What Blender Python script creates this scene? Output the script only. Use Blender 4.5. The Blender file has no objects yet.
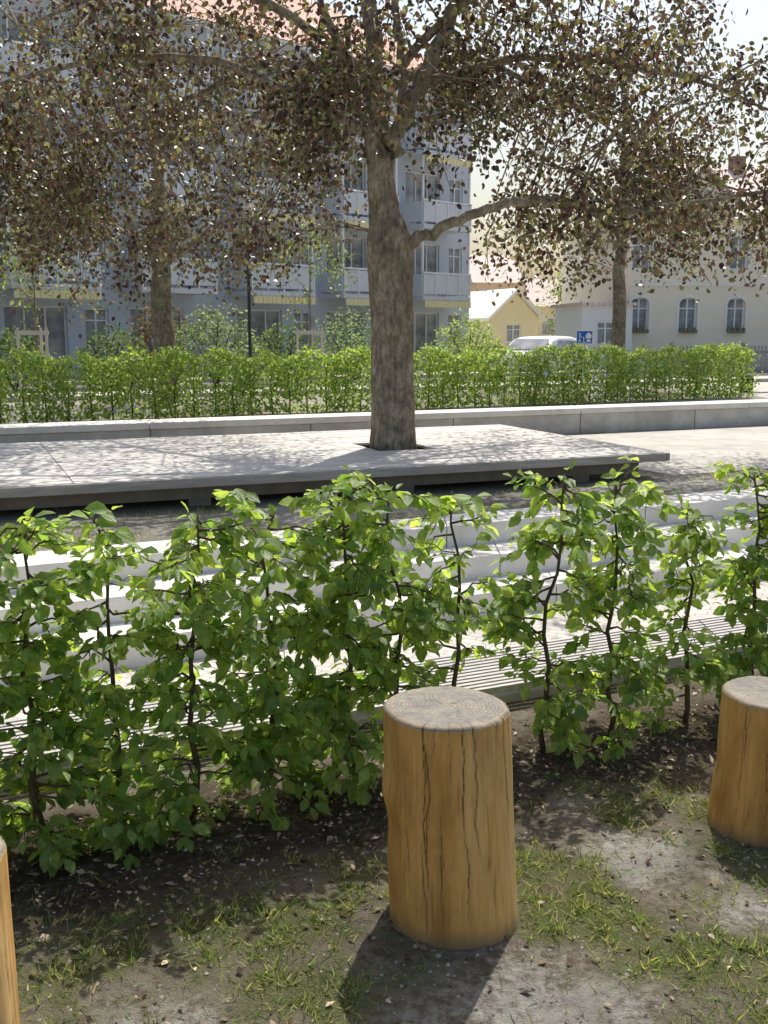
import bpy, math, random
import numpy as np
from mathutils import Vector, noise, Matrix
random.seed(7); rng=np.random.default_rng(7)
SC=bpy.context.scene
COL=SC.collection
# ------------------------------------------------------------ helpers
def link(o,parent=None):
    COL.objects.link(o)
    if parent is not None: o.parent=parent
    return o
def meta(o,label,cat,group=None):
    o["label"]=label; o["category"]=cat
    if group: o["group"]=group
    return o
def empty(name,loc=(0,0,0),rz=0,parent=None):
    o=bpy.data.objects.new(name,None); o.empty_display_size=.2
    o.location=loc; o.rotation_euler=(0,0,rz)
    return link(o,parent)
def mesh(name,v,f,mats,parent=None,mi=None,smooth=False,loc=None,rz=None):
    me=bpy.data.meshes.new(name); me.from_pydata([tuple(p) for p in v],[],f)
    if not isinstance(mats,(list,tuple)): mats=[mats]
    for m in mats: me.materials.append(m)
    if mi: me.polygons.foreach_set('material_index',mi)
    if smooth: me.polygons.foreach_set('use_smooth',[True]*len(me.polygons))
    me.update()
    o=bpy.data.objects.new(name,me)
    if loc: o.location=loc
    if rz: o.rotation_euler=(0,0,rz)
    return link(o,parent)
class MB:
    def __init__(s): s.v=[]; s.f=[]
    def box(s,x0,x1,y0,y1,z0,z1):
        b=len(s.v)
        s.v+=[(x0,y0,z0),(x1,y0,z0),(x1,y1,z0),(x0,y1,z0),(x0,y0,z1),(x1,y0,z1),(x1,y1,z1),(x0,y1,z1)]
        s.f+=[(b,b+3,b+2,b+1),(b+4,b+5,b+6,b+7),(b,b+1,b+5,b+4),(b+1,b+2,b+6,b+5),(b+2,b+3,b+7,b+6),(b+3,b,b+4,b+7)]
        return s
    def prism(s,pts,y0,y1):
        b=len(s.v); n=len(pts)
        s.v+=[(p[0],y0,p[1]) for p in pts]+[(p[0],y1,p[1]) for p in pts]
        s.f+=[tuple(range(b,b+n)),tuple(range(b+2*n-1,b+n-1,-1))]
        for i in range(n):
            j=(i+1)%n; s.f.append((b+j,b+i,b+n+i,b+n+j))
        return s
    def tube(s,pts,rad,n=8,cap=True):
        pts=[Vector(p) for p in pts]; b=len(s.v); k=len(pts)
        ref=Vector((0.13,1,0.07))
        for i,p in enumerate(pts):
            t=(pts[min(i+1,k-1)]-pts[max(i-1,0)])
            if t.length<1e-9: t=Vector((0,0,1))
            t.normalize()
            if abs(t.dot(ref))>.95: r2=Vector((1,0,0))
            else: r2=ref
            a=t.cross(r2).normalized(); c=t.cross(a)
            for j in range(n):
                th=2*math.pi*j/n
                s.v.append(tuple(p+(a*math.cos(th)+c*math.sin(th))*rad[i]))
        for i in range(k-1):
            for j in range(n):
                j2=(j+1)%n
                s.f.append((b+i*n+j,b+i*n+j2,b+(i+1)*n+j2,b+(i+1)*n+j))
        if cap: s.f.append(tuple(b+(k-1)*n+j for j in range(n))); s.f.append(tuple(b+j for j in range(n-1,-1,-1)))
        return s
    def obj(s,name,mats,parent=None,**k): return mesh(name,s.v,s.f,mats,parent,**k)
def bevel(o,w=.01,seg=2):
    m=o.modifiers.new('b','BEVEL'); m.width=w; m.segments=seg; m.limit_method='ANGLE'; return o
def unit(a): return a/np.maximum(np.linalg.norm(a,axis=-1,keepdims=True),1e-9)
OVAL=(np.array([(0,0,0),(.5,0,-.01),(1,0,-.12),(.17,.30,.05),(.5,.5,.09),(.8,.29,.0),(.17,-.30,.05),(.5,-.5,.09),(.8,-.29,.0)]),
      [(0,1,4,3),(1,2,5,4),(1,0,6,7),(2,1,7,8)])
KITE=(np.array([(0,0,0),(.42,.5,.08),(1,0,-.06),(.42,-.5,.08)]),[(0,3,2,1)])
HEX=(np.array([(0,0,0),(.25,.42,.08),(.65,.42,.06),(1,0,-.08),(.65,-.42,.06),(.25,-.42,.08)]),[(0,3,2,1),(0,5,4,3)])
BLADE=(np.array([(0,.5,0),(.55,.35,.04),(1,0,.28),(.55,-.35,.04),(0,-.5,0)]),[(0,4,3,1),(1,3,2,2)])
def leaves(name,P,D,Nn,L,W,C,mat,kind=KITE,parent=None):
    P=np.asarray(P,float); n=len(P); D=unit(np.asarray(D,float)); Nn=np.asarray(Nn,float)
    S=unit(np.cross(D,Nn)); Nn=np.cross(S,D)
    T,F=kind; K=len(T)
    L=np.asarray(L,float)[:,None,None]; W=np.asarray(W,float)[:,None,None]
    V=P[:,None]+D[:,None]*T[None,:,0:1]*L+S[:,None]*T[None,:,1:2]*W+Nn[:,None]*T[None,:,2:3]*L
    me=bpy.data.meshes.new(name)
    FF=[tuple(dict.fromkeys(f)) for f in F]
    lv=[i for f in FF for i in f]; cnt=[len(f) for f in FF]; tot=len(lv)
    me.vertices.add(n*K); me.vertices.foreach_set('co',V.reshape(-1).astype(np.float32))
    me.loops.add(n*tot); me.loops.foreach_set('vertex_index',(np.array(lv)[None]+np.arange(n)[:,None]*K).reshape(-1).astype(np.int32))
    me.polygons.add(n*len(FF))
    st=np.concatenate([[0],np.cumsum(cnt)[:-1]])
    me.polygons.foreach_set('loop_start',(st[None]+np.arange(n)[:,None]*tot).reshape(-1).astype(np.int32))
    me.update(calc_edges=True); me.validate()
    uv=me.uv_layers.new(name='UVMap')
    uvv=np.tile(np.stack([T[lv,0],T[lv,1]],1),(n,1)).astype(np.float32)
    uv.data.foreach_set('uv',uvv.reshape(-1))
    ca=me.color_attributes.new('Col','FLOAT_COLOR','POINT')
    C=np.concatenate([np.asarray(C,float),np.ones((n,1))],1)
    ca.data.foreach_set('color',np.repeat(C,K,axis=0).reshape(-1).astype(np.float32))
    me.materials.append(mat)
    me.polygons.foreach_set('use_smooth',[True]*len(me.polygons))
    me.update()
    o=bpy.data.objects.new(name,me)
    return link(o,parent)
# ------------------------------------------------------------ materials
def newmat(name):
    m=bpy.data.materials.new(name); m.use_nodes=True; nt=m.node_tree
    return m,nt,nt.nodes['Principled BSDF'],nt.nodes['Material Output']
def nd(nt,t,**k):
    n=nt.nodes.new(t)
    for a,b in k.items(): setattr(n,a,b)
    return n
def c4(c): return (c[0],c[1],c[2],1)
def ramp(nt,fac,stops):
    r=nd(nt,'ShaderNodeValToRGB'); e=r.color_ramp.elements
    while len(e)<len(stops): e.new(.5)
    for i,(p,c) in enumerate(stops):
        e[i].position=p; e[i].color=c4(c) if not isinstance(c,(int,float)) else (c,c,c,1)
    nt.links.new(fac,r.inputs[0]); return r
def mixc(nt,fac,a,b,mode='MIX'):
    m=nd(nt,'ShaderNodeMix',data_type='RGBA',blend_type=mode)
    for s,i in ((fac,0),(a,6),(b,7)):
        if isinstance(s,(int,float)): m.inputs[i].default_value=s
        elif isinstance(s,tuple): m.inputs[i].default_value=c4(s)
        else: nt.links.new(s,m.inputs[i])
    return m.outputs[2]
def coords(nt,scale=(1,1,1),kind='Object'):
    tc=nd(nt,'ShaderNodeTexCoord'); mp=nd(nt,'ShaderNodeMapping'); mp.inputs['Scale'].default_value=scale
    nt.links.new(tc.outputs[kind],mp.inputs[0]); return mp.outputs[0]
def noi(nt,vec,scale,detail=5,rough=.6):
    n=nd(nt,'ShaderNodeTexNoise'); n.inputs['Scale'].default_value=scale; n.inputs['Detail'].default_value=detail; n.inputs['Roughness'].default_value=rough
    nt.links.new(vec,n.inputs['Vector']); return n.outputs[0]
def bump(nt,b,h,strength=.4,dist=.01):
    n=nd(nt,'ShaderNodeBump'); n.inputs['Strength'].default_value=strength; n.inputs['Distance'].default_value=dist
    nt.links.new(h,n.inputs['Height']); nt.links.new(n.outputs[0],b.inputs['Normal']); return n
def mat_n(name,c1,c2,scale=3,rough=.8,bs=40,bstr=.3,bd=.01,stretch=(1,1,1),spec=.3,metal=0,stain=0):
    m,nt,b,o=newmat(name); v=coords(nt,stretch)
    r=ramp(nt,noi(nt,v,scale,8),[(.3,c1),(.7,c2)]); col=r.outputs[0]
    if stain:
        r2=ramp(nt,noi(nt,v,scale*.23,6,.7),[(.35,(1-stain,)*3),(.65,(1,1,1))]); col=mixc(nt,1.0,col,r2.outputs[0],'MULTIPLY')
    nt.links.new(col,b.inputs['Base Color'])
    b.inputs['Roughness'].default_value=rough; b.inputs['Metallic'].default_value=metal; b.inputs['Specular IOR Level'].default_value=spec
    if bstr: bump(nt,b,noi(nt,v,bs,6),bstr,bd)
    return m
def mat_leaf(name,trans=.45,tcol=(1.5,1.7,.6),rough=.45,vein=False,spec=.35):
    m,nt,b,o=newmat(name)
    a=nd(nt,'ShaderNodeAttribute',attribute_name='Col'); col=a.outputs['Color']
    v=coords(nt); nz=noi(nt,v,60,3); r=ramp(nt,nz,[(.3,(.78,.78,.78)),(.7,(1.2,1.2,1.1))])
    col=mixc(nt,1.0,col,r.outputs[0],'MULTIPLY')
    if vein:
        uvn=nd(nt,'ShaderNodeUVMap'); sp=nd(nt,'ShaderNodeSeparateXYZ'); nt.links.new(uvn.outputs[0],sp.inputs[0])
        ab=nd(nt,'ShaderNodeMath',operation='ABSOLUTE'); nt.links.new(sp.outputs[1],ab.inputs[0])
        m1=nd(nt,'ShaderNodeMath',operation='MULTIPLY_ADD'); nt.links.new(ab.outputs[0],m1.inputs[0]); m1.inputs[1].default_value=-.7; nt.links.new(sp.outputs[0],m1.inputs[2])
        m2=nd(nt,'ShaderNodeMath',operation='MULTIPLY'); nt.links.new(m1.outputs[0],m2.inputs[0]); m2.inputs[1].default_value=60
        m3=nd(nt,'ShaderNodeMath',operation='SINE'); nt.links.new(m2.outputs[0],m3.inputs[0])
        rr=ramp(nt,m3.outputs[0],[(.0,(1,1,1)),(.75,(1,1,1)),(.98,(1.35,1.3,1.2))])
        mid=ramp(nt,ab.outputs[0],[(.0,(1.5,1.4,1.3)),(.04,(1,1,1))])
        col=mixc(nt,1.0,col,rr.outputs[0],'MULTIPLY'); col=mixc(nt,1.0,col,mid.outputs[0],'MULTIPLY')
        bump(nt,b,m3.outputs[0],.25,.002)
    nt.links.new(col,b.inputs['Base Color']); b.inputs['Roughness'].default_value=rough; b.inputs['Specular IOR Level'].default_value=spec
    t=nd(nt,'ShaderNodeBsdfTranslucent'); tc=mixc(nt,1.0,col,tcol,'MULTIPLY'); nt.links.new(tc,t.inputs[0])
    mx=nd(nt,'ShaderNodeMixShader'); mx.inputs[0].default_value=trans
    nt.links.new(b.outputs[0],mx.inputs[1]); nt.links.new(t.outputs[0],mx.inputs[2]); nt.links.new(mx.outputs[0],o.inputs[0])
    return m
M={}
M['hedge']=mat_leaf('hedge_leaf',.58,(2.2,1.9,1.0),.38,True,.6)
M['leaf']=mat_leaf('green_leaf',.5,(1.9,1.8,.9),.5)
M['copper']=mat_leaf('copper_leaf',.42,(1.9,1.5,.95),.36,False,.5)
M['dry']=mat_leaf('dry_leaf',.15,(1.2,1,.8),.8,False,.1)
M['grass']=mat_leaf('grass_blade',.45,(1.8,1.7,.9),.6,False,.2)
def m_bark():
    m,nt,b,o=newmat('bark'); v=coords(nt,(1,1,.35)); v2=coords(nt)
    n1=noi(nt,v,26,8,.7); n2=noi(nt,v2,5,5,.65)
    c=ramp(nt,n1,[(.3,(.11,.085,.06)),(.5,(.27,.225,.17)),(.72,(.46,.40,.32))]).outputs[0]
    c=mixc(nt,1.0,c,ramp(nt,n2,[(.35,(.58,.56,.51)),(.62,(1.25,1.25,1.2))]).outputs[0],'MULTIPLY')
    c=mixc(nt,ramp(nt,noi(nt,v2,2.3,4,.6),[(.55,0.),(.72,.45)]).outputs[0],c,(.22,.23,.13))
    nt.links.new(c,b.inputs['Base Color']); b.inputs['Roughness'].default_value=.95; b.inputs['Specular IOR Level'].default_value=.1
    bump(nt,b,n1,1.0,.03); return m
M['bark']=m_bark()
M['stem']=mat_n('stem_bark',(.06,.045,.03),(.14,.11,.07),30,.9,80,.5,.003)
M['conc']=mat_n('concrete_pale',(.68,.65,.59),(.82,.79,.73),5,.85,60,.35,.004,stain=.18)
M['conc2']=mat_n('concrete_kerb',(.52,.50,.46),(.68,.66,.61),5,.85,60,.35,.004,stain=.3)
M['slat']=mat_n('weathered_slat',(.34,.325,.30),(.54,.52,.49),8,.7,30,.4,.003,(1,8,8))
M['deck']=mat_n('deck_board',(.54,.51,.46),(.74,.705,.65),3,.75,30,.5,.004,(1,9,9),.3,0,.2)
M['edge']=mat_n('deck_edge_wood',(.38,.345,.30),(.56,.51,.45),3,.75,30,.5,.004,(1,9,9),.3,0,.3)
M['deckdark']=mat_n('deck_frame',(.20,.17,.13),(.30,.26,.21),6,.8,30,.4,.004)
M['blue']=mat_n('blue_grey_render',(.54,.60,.69),(.60,.66,.74),1.2,.9,90,.2,.003,stain=.12)
M['grey']=mat_n('grey_render',(.6,.62,.65),(.68,.69,.71),2,.9,90,.2,.003)
M['white']=mat_n('white_paint',(.78,.79,.80),(.85,.85,.85),4,.5,50,.05,.002)
M['rail']=mat_n('railing_panel',(.60,.64,.69),(.69,.72,.76),3,.35,50,.0)
M['yellow']=mat_n('awning_cloth',(.80,.70,.38),(.86,.78,.48),5,.9,60,.2,.002)
M['cream']=mat_n('cream_render',(.90,.80,.62),(.93,.86,.72),1.5,.9,90,.25,.004,stain=.05)
M['stone']=mat_n('pale_surround',(.86,.83,.76),(.90,.87,.81),4,.8,60,.15,.003)
M['ochre']=mat_n('ochre_render',(.84,.72,.46),(.88,.78,.54),2,.9,60,.15,.003)
M['brickw']=mat_n('orange_facade',(.72,.52,.34),(.78,.6,.42),2,.9,60,.15,.003)
M['chim']=mat_n('chimney_brick',(.20,.14,.12),(.28,.2,.17),6,.9,60,.3,.01)
M['dark']=mat_n('dark_metal',(.03,.035,.035),(.06,.06,.06),10,.5,60,.05,.002)
M['wood']=mat_n('pale_stake_wood',(.5,.45,.38),(.65,.6,.52),8,.8,40,.3,.003,(6,6,1))
M['fence']=mat_n('fence_wood',(.22,.22,.22),(.32,.32,.31),8,.8,40,.3,.003,(6,6,1))
M['asphalt']=mat_n('asphalt',(.12,.12,.122),(.16,.16,.16),4,.9,150,.5,.004)
M['flower']=mat_n('window_flowers',(.08,.16,.05),(.35,.25,.18),40,.8,60,.6,.02)
def m_glass():
    m,nt,b,o=newmat('window_glass'); v=coords(nt)
    r=ramp(nt,noi(nt,v,1.2,3),[(.35,(.12,.14,.17)),(.65,(.40,.43,.46))]); nt.links.new(r.outputs[0],b.inputs['Base Color'])  # lighter patches put reflections into the glass colour
    b.inputs['Roughness'].default_value=.08; b.inputs['Specular IOR Level'].default_value=.8; return m
M['glass']=m_glass()
def m_tiles(name,c1,c2):
    m,nt,b,o=newmat(name); v=coords(nt)
    br=nd(nt,'ShaderNodeTexBrick'); br.inputs['Scale'].default_value=2.2; br.inputs['Mortar Size'].default_value=.03
    br.inputs['Color1'].default_value=c4(c1); br.inputs['Color2'].default_value=c4(c2); br.inputs['Mortar'].default_value=c4(tuple(x*.6 for x in c1))
    nt.links.new(v,br.inputs[0])
    r=ramp(nt,noi(nt,v,1.1,5),[(.3,(.85,.85,.85)),(.7,(1.1,1.1,1.1))])
    nt.links.new(mixc(nt,1.0,br.outputs[0],r.outputs[0],'MULTIPLY'),b.inputs['Base Color']); b.inputs['Roughness'].default_value=.75
    bump(nt,b,br.outputs['Fac'],.5,.03); return m
M['tile']=m_tiles('red_roof_tile',(.50,.24,.17),(.58,.30,.21))
M['tile2']=m_tiles('hazed_roof_tile',(.72,.58,.52),(.79,.65,.59))  # sunlit haze over the roofs is put into this pale tile colour
def m_paving():
    m,nt,b,o=newmat('pale_paving'); v=coords(nt)
    mp=nd(nt,'ShaderNodeMapping'); mp.inputs['Rotation'].default_value=(0,0,math.radians(25)); nt.links.new(v,mp.inputs[0])
    br=nd(nt,'ShaderNodeTexBrick'); br.inputs['Scale'].default_value=3.2; br.inputs['Mortar Size'].default_value=.012
    br.inputs['Color1'].default_value=(.52,.49,.44,1); br.inputs['Color2'].default_value=(.60,.57,.52,1); br.inputs['Mortar'].default_value=(.28,.26,.23,1)
    nt.links.new(mp.outputs[0],br.inputs[0])
    r=ramp(nt,noi(nt,v,2.0,8,.7),[(.3,(.70,.68,.64)),(.7,(1.1,1.1,1.1))])
    nt.links.new(mixc(nt,1.0,br.outputs[0],r.outputs[0],'MULTIPLY'),b.inputs['Base Color']); b.inputs['Roughness'].default_value=.9
    bump(nt,b,noi(nt,v,90,5),.4,.004); return m
M['paving']=m_paving()
M['sandy']=mat_n('sandy_path',(.44,.41,.36),(.60,.57,.52),3,.95,120,.6,.006,stain=.25)
def m_ground():
    m,nt,b,o=newmat('dirt_and_thin_grass'); v=coords(nt)
    a=nd(nt,'ShaderNodeAttribute',attribute_name='Mask'); sp=nd(nt,'ShaderNodeSeparateColor'); nt.links.new(a.outputs['Color'],sp.inputs[0])
    big=noi(nt,v,1.7,6,.65); fine=noi(nt,v,30,9,.75); vf=noi(nt,v,160,5,.7)
    dirt=ramp(nt,fine,[(.3,(.12,.095,.07)),(.5,(.28,.24,.18)),(.70,(.50,.45,.37))]).outputs[0]
    sand=ramp(nt,fine,[(.3,(.30,.27,.22)),(.62,(.62,.59,.52))]).outputs[0]
    hum=ramp(nt,fine,[(.32,(.04,.03,.02)),(.52,(.11,.085,.06)),(.70,(.32,.26,.2))]).outputs[0]
    grs=ramp(nt,vf,[(.35,(.09,.10,.04)),(.55,(.19,.20,.09)),(.75,(.38,.36,.2))]).outputs[0]
    def m2(ch):
        mm=nd(nt,'ShaderNodeMath',operation='ADD'); nt.links.new(sp.outputs[ch],mm.inputs[0])
        s=nd(nt,'ShaderNodeMath',operation='MULTIPLY_ADD'); nt.links.new(fine,s.inputs[0]); s.inputs[1].default_value=1.8; s.inputs[2].default_value=-.9
        nt.links.new(s.outputs[0],mm.inputs[1]); return ramp(nt,mm.outputs[0],[(.25,0.),(.75,1.)]).outputs[0]
    c=mixc(nt,m2(2),dirt,sand); c=mixc(nt,m2(0),c,grs); c=mixc(nt,m2(1),c,hum)
    br=ramp(nt,big,[(.3,(.65,.65,.65)),(.7,(1.18,1.18,1.18))]).outputs[0]
    nt.links.new(mixc(nt,1.0,c,br,'MULTIPLY'),b.inputs['Base Color']); b.inputs['Roughness'].default_value=1; b.inputs['Specular IOR Level'].default_value=.1
    ad=nd(nt,'ShaderNodeMath',operation='ADD'); nt.links.new(fine,ad.inputs[0]); nt.links.new(vf,ad.inputs[1])
    bump(nt,b,ad.outputs[0],1.0,.022); return m
M['ground']=m_ground()
def m_log(top):
    m,nt,b,o=newmat('log_cut_face' if top else 'log_side_wood')
    a=nd(nt,'ShaderNodeAttribute',attribute_name='Crack'); sp=nd(nt,'ShaderNodeSeparateColor'); nt.links.new(a.outputs['Color'],sp.inputs[0])
    if top:
        v=coords(nt); n1=noi(nt,v,14,6); n2=noi(nt,v,90,6)
        mm=nd(nt,'ShaderNodeMath',operation='MULTIPLY_ADD'); nt.links.new(sp.outputs[2],mm.inputs[0]); mm.inputs[1].default_value=95
        s=nd(nt,'ShaderNodeMath',operation='MULTIPLY'); nt.links.new(n1,s.inputs[0]); s.inputs[1].default_value=7; nt.links.new(s.outputs[0],mm.inputs[2])
        si=nd(nt,'ShaderNodeMath',operation='SINE'); nt.links.new(mm.outputs[0],si.inputs[0])
        rings=ramp(nt,si.outputs[0],[(.0,(.78,.77,.74)),(1.,(1.04,1.03,1.02))]).outputs[0]
        base=ramp(nt,n2,[(.3,(.22,.205,.18)),(.7,(.34,.325,.29))]).outputs[0]
        warm=ramp(nt,n1,[(.38,(.70,.70,.71)),(.7,(1.15,1.08,.95))]).outputs[0]
        c=mixc(nt,1.0,mixc(nt,1.0,base,rings,'MULTIPLY'),warm,'MULTIPLY')
        edge=ramp(nt,sp.outputs[2],[(.93,0.),(1.,.45)]).outputs[0]; c=mixc(nt,edge,c,(.42,.27,.12))
    else:
        v=coords(nt,(1,1,.07)); n1=noi(nt,v,9,6,.6); n2=noi(nt,v,80,7,.7)
        base=ramp(nt,n1,[(.25,(.56,.285,.07)),(.5,(.73,.42,.135)),(.75,(.81,.56,.26))]).outputs[0]
        gr=ramp(nt,n2,[(.26,(.46,.39,.32)),(.40,(.88,.86,.83)),(.7,(1.12,1.1,1.07))]).outputs[0]
        c=mixc(nt,1.0,base,gr,'MULTIPLY')
        v2=coords(nt,(1,1,.45)); st=ramp(nt,noi(nt,v2,7,5,.65),[(.3,(.64,.58,.5)),(.55,(1,1,1))]).outputs[0]
        c=mixc(nt,1.0,c,st,'MULTIPLY')
        v3=coords(nt,(1,1,.8)); kn=ramp(nt,noi(nt,v3,30,6,.75),[(.67,0.),(.74,.6)]).outputs[0]; c=mixc(nt,kn,c,(.15,.09,.045))
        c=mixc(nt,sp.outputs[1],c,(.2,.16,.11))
        n1=n2
    c=mixc(nt,sp.outputs[0],c,(.035,.02,.013))
    nt.links.new(c,b.inputs['Base Color']); b.inputs['Roughness'].default_value=.72; b.inputs['Specular IOR Level'].default_value=.25
    bump(nt,b,n2,.5,.003); return m
M['logs']=m_log(False); M['logt']=m_log(True)

# ------------------------------------------------------------ ground
SL=.47
def cx(x): return max(-14,min(16,x))
def fbm(x,y,s=1,z=0): return noise.noise((x*s,y*s,z))+.5*noise.noise((x*s*2.1,y*s*2.1,z+3))+.25*noise.noise((x*s*4.3,y*s*4.3,z+7))
GP=[(-.33,2.62,.28,.6),(-.78,2.4,.32,.65),(.53,2.66,.22,.75),(.80,2.34,.3,.8),(1.1,3.15,.3,.7),(-.2,2.25,.22,.6),(.30,2.88,.17,.7),(-1.4,2.2,.3,.7),(1.6,2.7,.4,.8),(.75,3.3,.2,.5),(-.05,2.75,.15,.5)]
SP=[(.42,2.18,.2,.9),(.74,2.93,.18,.7),(.1,2.05,.15,.5),(1.05,2.66,.15,.6),(-.5,2.15,.15,.6),(.6,2.5,.12,.4)]
def masks(x,y):
    off=y-(3.43+SL*cx(x))
    hum=0
    if y<6 and abs(x)<16:
        hum=max(0,1-abs(off+.12)/.60)*1.15+.45*fbm(x,y,4,5)*(1 if abs(off)<1.0 else 0)
        g=sum(a*math.exp(-((x-px)**2+(y-py)**2)/(r*r)) for px,py,r,a in GP)+.6*fbm(x,y,6,1)-.02
        s=sum(a*math.exp(-((x-px)**2+(y-py)**2)/(r*r)) for px,py,r,a in SP)+.55*fbm(x,y,5,9)+.05
        if abs(x)>3 or y<1.5: g+=.4
    else:
        g=.36+.5*fbm(x,y,.9,2); s=.7+.4*fbm(x,y,.7,4)
    c=lambda v:max(0,min(1,v))
    return c(g),c(hum),c(s)
def gh(x,y):
    off=y-(3.43+SL*cx(x))
    if y>8 or off>.45: return 0
    return .014*fbm(x,y,2.2,0)+.008*fbm(x,y,9,3)
DROP=-.52
rows=[(-300,0),(-60,0),(-14,0),(-6,0),(-2,0),(0,0),(.7,0)]+[(1.2+.04*i,0) for i in range(66)]+[(3.9,0),(4.2,0),(4.5,0),(4.503,1),(5,1),(6,1),(7,1),(8.2,1),(8.203,0)]
rows+=[(8.203+.12*i,0) for i in range(1,16)]+[(10.5,0),(11,0),(12,0),(14,0),(17,0),(21,0),(28,0),(40,0),(70,0),(150,0),(500,0)]
xs=[-500,-120,-50,-25]+[-14.003,-14,-10,-7,-5,-4,-3.4]+[-3+.05*i for i in range(141)]+[4.4,5,6,8,11,16,16.003,25,50,120,500]
V=[];Mk=[]
for (y0,lo) in rows:
    for x in xs:
        s=SL if y0<6 else .5
        y=y0+s*cx(x); inside=-14<=x<=16
        z=DROP if (lo and inside) else gh(x,y)
        if y0>8.2: z=.008*fbm(x,y,2,1) if y0<10 and abs(x)<6 else 0
        V.append((x,y,z)); Mk.append(masks(x,y) if y0<6 else masks(x,max(y,6.01)))
nx=len(xs)
F=[(j*nx+i,j*nx+i+1,(j+1)*nx+i+1,(j+1)*nx+i) for j in range(len(rows)-1) for i in range(nx-1)]
g=mesh('ground',V,F,M['ground'],smooth=True); g["kind"]="structure"
ca=g.data.color_attributes.new('Mask','FLOAT_COLOR','POINT')
ca.data.foreach_set('color',np.array([(a,b,c,1) for a,b,c in Mk],dtype=np.float32).reshape(-1))
def strip(name,x0,x1,o0,o1,z,mat,s=SL,kind="structure",thick=0):
    v=[(x0,o0+s*x0,z),(x1,o0+s*x1,z),(x1,o1+s*x1,z),(x0,o1+s*x0,z)]
    if thick:
        v+=[(a,b,z-thick) for a,b,_ in v]
        f=[(0,1,2,3),(7,6,5,4),(0,4,5,1),(1,5,6,2),(2,6,7,3),(3,7,4,0)]
    else: f=[(0,1,2,3)]
    o=mesh(name,v,f,mat)
    if kind: o["kind"]=kind
    return o
v=[(-13.9,4.51-SL*13.9,DROP+.004),(15.9,4.51+SL*15.9,DROP+.004),(15.9,8.1+.5*15.9,DROP+.004),(-13.9,8.1-.5*13.9,DROP+.004)]
o=mesh('pavement',v,[(0,1,2,3)],M['paving']); o["kind"]="structure"
v=[(3.15,11.3,.004),(30,23.7,.004),(30,27.4,.004),(6.4,17.25,.004),(-6,11.9,.004),(-5.6,11.0,.004),(1.55,14.4,.004)]
o=mesh('path',v,[tuple(range(7))],M['sandy']); o["kind"]="structure"
# ------------------------------------------------------------ steps
def skewbox(mb,x0,x1,o0,o1,z0,z1,s):
    b=len(mb.v)
    for zz in (z0,z1): mb.v+=[(x0,o0+s*x0,zz),(x1,o0+s*x1,zz),(x1,o1+s*x1,zz),(x0,o1+s*x0,zz)]
    mb.f+=[(b,b+3,b+2,b+1),(b+4,b+5,b+6,b+7),(b,b+1,b+5,b+4),(b+1,b+2,b+6,b+5),(b+2,b+3,b+7,b+6),(b+3,b,b+4,b+7)]
steps=empty('concrete_steps',(0,7.95,0)); meta(steps,"three wide pale concrete steps down to a sunken court","steps")
for k,(o0,o1,zt) in enumerate([(0,.5,.02),(-.45,-.004,-.155),(-.9,-.454,-.33)]):
    mb=MB(); x=-13.9+k*.4
    while x<15.8:
        x2=min(x+1.8,15.9); skewbox(mb,x+.003,x2-.003,o0,o1,DROP-.05,zt,.5); x=x2
    bevel(mb.obj('step',M['conc'],steps),.007)
# ------------------------------------------------------------ slatted bench on plinth
bench=empty('slatted_bench',(0,3.93,0)); meta(bench,"long low bench with weathered slats on a concrete plinth","bench")
mb=MB()
for i in range(13):
    o0=.0+i*.041
    x=-8.0
    while x<9:
        x2=x+2.4; skewbox(mb,x+.004,x2-.004,o0,o0+.023,.075,.10,SL); x=x2
mb.obj('seat',M['slat'],bench)
for oo in (.1,.4):
    mb=MB(); skewbox(mb,-7.9,9.0,oo,oo+.04,.045,.073,SL); mb.obj('bearer',M['dark'],bench)
mb=MB(); x=-13.9
while x<15.8:
    x2=min(x+1.98,15.9); skewbox(mb,x+.004,x2-.004,.06,.585,-.55,.043,SL); x=x2
bevel(mb.obj('plinth',M['conc2'],bench),.01)
# ------------------------------------------------------------ deck
A=Vector((2.95,11.0)); U=Vector((.925,.38)).normalized(); Wv=Vector((-U.y,U.x))
angd=math.atan2(U.y,U.x)
deck=empty('wooden_deck',(A.x,A.y,0),angd); meta(deck,"low pale timber deck around the big tree","wooden deck")
mb=MB(); DW=3.6; n=26; bw=DW/n
tl=Vector((0.1,11.6))-A; tx=tl.dot(U); ty=tl.dot(Wv)
for i in range(n):
    y0=i*bw; y1=y0+bw-.006
    cuts=[-13.0]+[-12.0,-9.0,-6.0,-3.0]+[0]
    for a,b in zip(cuts[:-1],cuts[1:]):
        segs=[(a,b)]
        if y1>ty-.32 and y0<ty+.32:
            segs=[]
            if a<tx-.32: segs.append((a,min(b,tx-.32)))
            if b>tx+.32: segs.append((max(a,tx+.32),b))
            segs=[q for q in segs if q[1]-q[0]>.02]
        for p,q in segs:
            dz=random.uniform(-.002,.002)
            mb.box(p+.005,q-.005,y0,y1,.262+dz,.288+dz)
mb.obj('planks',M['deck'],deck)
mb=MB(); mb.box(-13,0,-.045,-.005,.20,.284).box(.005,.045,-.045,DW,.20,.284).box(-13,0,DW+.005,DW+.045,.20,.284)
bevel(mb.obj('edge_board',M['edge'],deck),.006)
mb=MB()
for yy in (.16,1.1,2.6,3.1): mb.box(-12.9,-.2,yy,yy+.10,.07,.258)
mb.obj('joist',M['deckdark'],deck)
for yy in (.21,3.14):
    for k in range(7):
        x=-.9-k*2.0
        mb=MB(); mb.box(x-.10,x+.10,yy-.03,yy+.10,-.02,.068); mb.obj('support_block',M['deckdark'],deck)
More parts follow.
